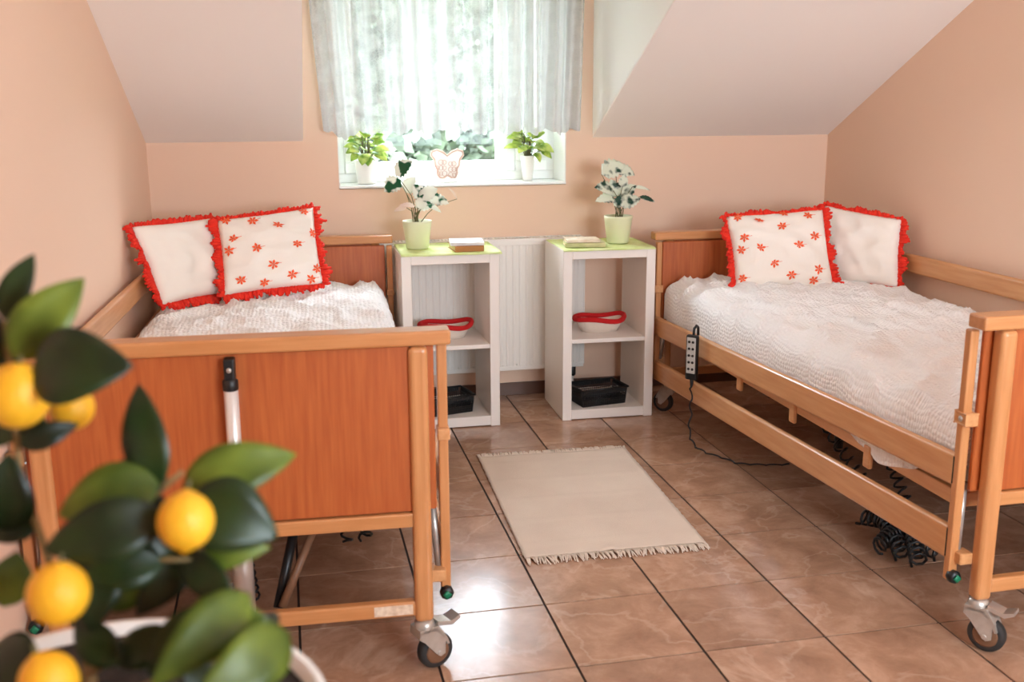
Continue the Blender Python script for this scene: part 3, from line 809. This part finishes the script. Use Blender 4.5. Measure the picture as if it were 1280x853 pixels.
    for j in range(nv):
        for i in range(nu):
            a = j*(nu+1)+i; F.append((a, a+1, a+nu+2, a+nu+1))
    me = bpy.data.meshes.new('bedspread'); me.from_pydata([tuple(v) for v in V], [], F)
    me.polygons.foreach_set('use_smooth', [True]*len(F))
    ul = me.uv_layers.new(name='uv')
    for p in me.polygons:
        for li in p.loop_indices: ul.data[li].uv = UV[me.loops[li].vertex_index]
    o = link('bedspread', me, M_waffle, mt)
    return t
RZL, RZR = -.0419, .009
bed('wooden nursing bed along the left wall with its footboard towards the viewer', (-.8615, .08, 0), RZL, 1)
bed('wooden nursing bed along the right wall with its lowered rails facing the rug', (1.570, -.158, 0), RZR, -1)

# ------------------------------------------------------------------ cushions
def cushion(label, cs, flowers=None, th=.065, grp=None):
    BL, BR, TR, TL = [Vector(p) for p in cs]
    ctr = (BL+BR+TR+TL)/4; base = (BL+BR)/2
    t = thing('cushion', label, 'cushion', tuple(base), 0, grp)
    nrm = (BR-BL).cross(TL-BL).normalized()
    n = 22; seed = random.Random(label).uniform(0, 40)
    def surf(u, v, side):
        p = (1-u)*(1-v)*BL+u*(1-v)*BR+u*v*TR+(1-u)*v*TL
        # edges bow in slightly between the corners
        e = .12; p = p+(ctr-p)*e*(math.sin(PI*u)+math.sin(PI*v))*.35*(1-min(1, 4*min(u, 1-u, v, 1-v)*.8))
        b = max(0, (4*u*(1-u)))**.5*max(0, (4*v*(1-v)))**.5
        w_ = .012*noise.noise(Vector((u*5+seed, v*5, side*3)))*min(1, b*2)+.012*max(0, 1-abs(noise.noise(Vector((u*3.5+v*2+seed, v*3.5-u, 2))))*3)*min(1, b*1.5)
        return p+nrm*side*(th*b**.8+w_)-base
    V = []; F = []
    for side in (1, -1):
        o0 = len(V)
        for j in range(n+1):
            for i in range(n+1): V.append(surf(i/n, j/n, side))
        for j in range(n):
            for i in range(n):
                a = o0+j*(n+1)+i; F.append((a, a+1, a+n+2, a+n+1) if side > 0 else (a, a+n+1, a+n+2, a+1))
    mb = MB().quads(V, F, True); bmesh.ops.remove_doubles(mb.bm, verts=mb.bm.verts[:], dist=1e-5)
    mb.build('cushion_cover', M_fabric, t)
    fr = MB(); rnd = random.Random(label)
    cc = ctr-base
    for e in range(4):
        N = 70
        for k in range(N):
            q = (k+.5)/N
            u, v = [(q, 0), (1, q), (1-q, 1), (0, 1-q)][e]
            p = surf(u, v, 1); u2_, v2_ = [(q+.01, 0), (1, q+.01), (1-q-.01, 1), (0, 1-q-.01)][e]
            d = (surf(min(1, max(0, u2_)), min(1, max(0, v2_)), 1)-p).normalized(); out = d.cross(nrm).normalized()
            if out.dot(p-cc) < 0: out = -out
            L = rnd.uniform(.018, .032)*(1.05+1.3*noise.noise(Vector((k*.13, e*5, seed))))*(.55 if e == 2 else 1); sk = rnd.uniform(-.008, .008); lift = rnd.uniform(-.008, .01)
            a = p-out*.006
            fr.tube([a, p+out*L*.5+nrm*lift, p+out*L+d*sk+nrm*lift*1.3], [.0045, .0075, .005], 5)
    fr.build('fringe', M_red, t)
    for (u, v) in flowers or []:
        p = surf(u, v, 1); nn = ((surf(min(.99, u+.02), v, 1)-surf(max(.01, u-.02), v, 1)).cross(surf(u, min(.99, v+.02), 1)-surf(u, max(.01, v-.02), 1))).normalized()
        if nn.dot(nrm) < 0: nn = -nn
        ux = (BR-BL).normalized(); ux = (ux-nn*ux.dot(nn)).normalized(); uy = nn.cross(ux)
        mb = MB(); a0 = rnd.uniform(0, 1)
        for k in range(6):
            a = a0+k*PI/3; L = .024*rnd.uniform(.85, 1.15); dd = math.cos(a)*ux+math.sin(a)*uy; ss = nn.cross(dd); q = p+nn*.0022
            mb.quads([q+nn*.001, q+dd*L*.6+ss*.0056, q+dd*L, q+dd*L*.6-ss*.0056], [(0, 1, 2, 3)])
        q = p+nn*.002
        mb.quads([q+ux*.004, q+ux*.036+uy*.004, q+ux*.036+uy*.0052, q+uy*.0016], [(0, 1, 2, 3)])
        o = mb.build('flower', M_coral, t, recalc=False); solid(o, .0012)
    return t
FL = [(.33, .88), (.58, .77), (.12, .68), (.06, .53), (.34, .5), (.75, .5), (.49, .28), (.16, .14), (.67, .12), (.94, .63), (.87, .06), (.88, .93), (.94, .18), (.08, .95), (.38, .06)]
FR = [(.29, .86), (.5, .74), (.8, .89), (.84, .62), (.64, .49), (.26, .47), (.38, .27), (.06, .09), (.54, .11), (.77, .06), (.83, .19), (.11, .63), (.07, .47), (.56, .95), (.1, .94)]
cushion('cream cushion with red fringe and coral flowers on the right bed', [(1.28, 1.9, .665), (1.752, 1.85, .648), (1.765, 2.02, 1.0), (1.295, 2.08, .975)], FR)
cushion('plain cream cushion with red fringe on the right bed, beside the wall', [(1.79, 2.0, .66), (2.0, 1.72, .66), (2.055, 1.82, .965), (1.83, 2.14, 1.01)], th=.05)
cushion('cream cushion with red fringe and coral flowers on the left bed', [(-.985, 2.05, .70), (-.56, 2.15, .715), (-.585, 2.3, 1.045), (-1.005, 2.2, 1.01)], FL)
cushion('plain cream cushion with red fringe on the left bed, beside the wall', [(-1.215, 1.85, .705), (-.99, 2.17, .69), (-1.02, 2.3, 1.01), (-1.325, 1.95, 1.02)], th=.05)

# ------------------------------------------------------------------ bed remote
rm = thing('bed_remote', 'grey hand control with black case hooked over the right bed rail', 'remote', (.974, 1.635, .318), .7)
MB().box(-.012, .012, -.028, .028, 0, .2, .008, 2).build('case', M_black, rm)
MB().box(-.0135, -.010, -.021, .021, .03, .19, .002, 1).build('keypad', mat('grey_keypad', (196, 196, 192), .5), rm)
for k in range(5):
    for yy in (-.009, .009):
        MB().lathe([(.006, 0), (.006, .002), (.003, .003)], 10, (-.0135, yy, .05+k*.03), Matrix.Rotation(-PI/2, 4, 'Y')).build('button', M_black, rm)
MB().tube([(.006, 0, .195), (.01, 0, .225), (.03, 0, .235), (.046, 0, .225), (.049, 0, .19)], .006, 8).build('hook', M_black, rm)
pts = [Vector(p) for p in [(0, 0, .005), (0, .0, -.06), (.0, -.005, -.15), (-.015, -.03, -.235), (.0, -.06, -.285), (.035, -.1, -.303), (.09, -.16, -.311), (.12, -.24, -.311), (.19, -.27, -.311), (.26, -.29, -.311), (.34, -.30, -.311)]]
cp = []
for i in range(len(pts)-1):
    for k in range(8):
        q = i+k/8; p = pts[i].lerp(pts[i+1], k/8); a = q*7; cp.append(p+Vector((.006*math.sin(a), .006*math.cos(a), .004*math.sin(a*1.3) if p.z > -.29 else .001)))
MB().tube(cp, .0038, 6).build('cord', M_black, rm).rotation_euler = (0, 0, -.7)
MB().tube([(0, 0, .008), (0, 0, -.03)], [.008, .005], 8).build('strain_relief', M_black, rm)

# ------------------------------------------------------------------ lemon tree in the foreground
PX, PY, PZ = -.922, -1.493, .9
lt = thing('potted_lemon_tree', 'blurred lemon tree with yellow fruit in a white planter in front', 'plant', (PX, PY, 0))
MB().lathe([(.15, 0), (.16, .01), (.222, PZ-.03), (.232, PZ-.025), (.232, PZ), (.222, PZ), (.218, PZ-.02), (.2, PZ-.025), (.001, PZ-.025)], 48).build('planter', M_potwhite, lt)
MB().lathe([(.214, PZ-.024), (.216, PZ-.012), (.1, PZ-.008), (.01, PZ-.006)], 40).build('soil', M_soil, lt)
def loc_(p): return (p[0]-PX, p[1]-PY, p[2])
TW = [[(-.922, -1.493, .84), (-.92, -1.452, .978), (-.902, -1.442, 1.039), (-.871, -1.447, 1.089), (-.841, -1.455, 1.129), (-.819, -1.456, 1.145)],
 [(-.92, -1.452, .978), (-.955, -1.426, 1.055), (-.978, -1.403, 1.132), (-.976, -1.402, 1.229), (-.98, -1.387, 1.289)],
 [(-.902, -1.442, 1.039), (-.844, -1.479, 1.067), (-.814, -1.486, 1.067)],
 [(-.919, -1.469, .952), (-.829, -1.515, 1.017), (-.761, -1.524, 1.044)],
 [(-.916, -1.482, .92), (-.807, -1.547, .991), (-.726, -1.558, 1.017)]]
for k, tw in enumerate(TW):
    nn = len(tw)
    MB().tube([loc_(p) for p in tw], [(.007 if k == 0 else .0045)*(1-.6*i/(nn-1)) for i in range(nn)], 8).build('trunk' if k == 0 else 'branch', M_twig, lt)
LV = [((-.98, -1.387, 1.289), (-.953, -1.358, 1.348), .027), ((-.969, -1.418, 1.258), (-.902, -1.395, 1.328), .046), ((-.946, -1.446, 1.25), (-.852, -1.475, 1.257), .065),
 ((-.971, -1.417, 1.17), (-.919, -1.404, 1.185), .023), ((-.988, -1.432, 1.09), (-.976, -1.437, 1.171), .047), ((-.844, -1.454, 1.129), (-.859, -1.408, 1.223), .039),
 ((-.84, -1.464, 1.138), (-.932, -1.469, 1.116), .053), ((-.82, -1.459, 1.129), (-.711, -1.446, 1.151), .049), ((-.812, -1.492, 1.13), (-.732, -1.508, 1.091), .063),
 ((-.814, -1.486, 1.065), (-.74, -1.49, 1.074), .022), ((-.832, -1.51, 1.123), (-.937, -1.514, 1.101), .051), ((-.761, -1.524, 1.044), (-.845, -1.589, .998), .045),
 ((-.726, -1.558, 1.017), (-.805, -1.619, 1.0), .049), ((-.894, -1.457, 1.07), (-.911, -1.49, 1.005), .04), ((-.989, -1.467, 1.028), (-.979, -1.439, 1.071), .038),
 ((-.985, -1.503, 1.013), (-.933, -1.574, .984), .043), ((-.884, -1.502, .975), (-.927, -1.464, 1.01), .034), ((-.972, -1.379, 1.243), (-1.015, -1.383, 1.274), .047),
 ((-.846, -1.459, 1.108), (-.837, -1.458, 1.031), .036), ((-.954, -1.382, 1.156), (-.999, -1.303, 1.182), .033), ((-.816, -1.455, 1.062), (-.87, -1.476, 1.01), .034)]
rnd = random.Random(9)
for k, (b, tp, wd) in enumerate(LV):
    nr = (rnd.uniform(-.2, .3), -1+rnd.uniform(-.1, .3), .45+rnd.uniform(-.2, .3))
    o = leaf_geo(MB(), loc_(b), loc_(tp), wd*1.12, nr, .12, .16, 0, 14).build('leaf', M_lemleaf2 if k in (1, 6, 7, 9, 11, 12, 14) else M_lemleaf, lt, recalc=False)
    solid(o, .0008)
for k in range(18):
    tw = TW[[0, 1, 0, 2, 3, 0, 4, 1, 3][k % 9]]; q = rnd.uniform(.25, .9)*(len(tw)-1); a = int(q)
    b = Vector(tw[a]).lerp(Vector(tw[a+1]), q-a)
    d = Vector((rnd.uniform(-1, .8), rnd.uniform(-.1, .9), rnd.uniform(-.75, .5))).normalized()
    tp = b+d*rnd.uniform(.07, .1)
    if tp.z < .93: tp.z = .93
    o = leaf_geo(MB(), loc_(b), loc_(tp), rnd.uniform(.036, .05), (rnd.uniform(-.4, .4), -1, .5), .12, .16, 0, 12).build('leaf', M_lemleaf2 if k % 6 == 5 else M_lemleaf, lt, recalc=False)
    solid(o, .0008)
for (p, r) in [((-.963, -1.437, 1.226), .03), ((-.937, -1.337, 1.183), .0225), ((-.811, -1.535, 1.126), .0251), ((-.924, -1.535, 1.068), .027), ((-.931, -1.57, 1.003), .025), ((-.865, -1.397, 1.083), .0131)]:
    prof = []
    for k in range(17):
        a = -PI/2+PI*k/16; rr = r*math.cos(a); z = r*1.06*math.sin(a)
        if k in (0, 16): z *= 1.1
        if k in (1, 15): z *= 1.03
        prof.append((max(rr, .0005), z))
    o = MB().lathe(prof, 28).build('lemon', M_lemon, lt, loc_(p)); o.rotation_euler = (rnd.uniform(-.4, .4), rnd.uniform(-.4, .4), 0)
    MB().tube([(0, 0, r), (.002, .001, r+.012)], .0018, 6).build('stalk', M_stem, o)
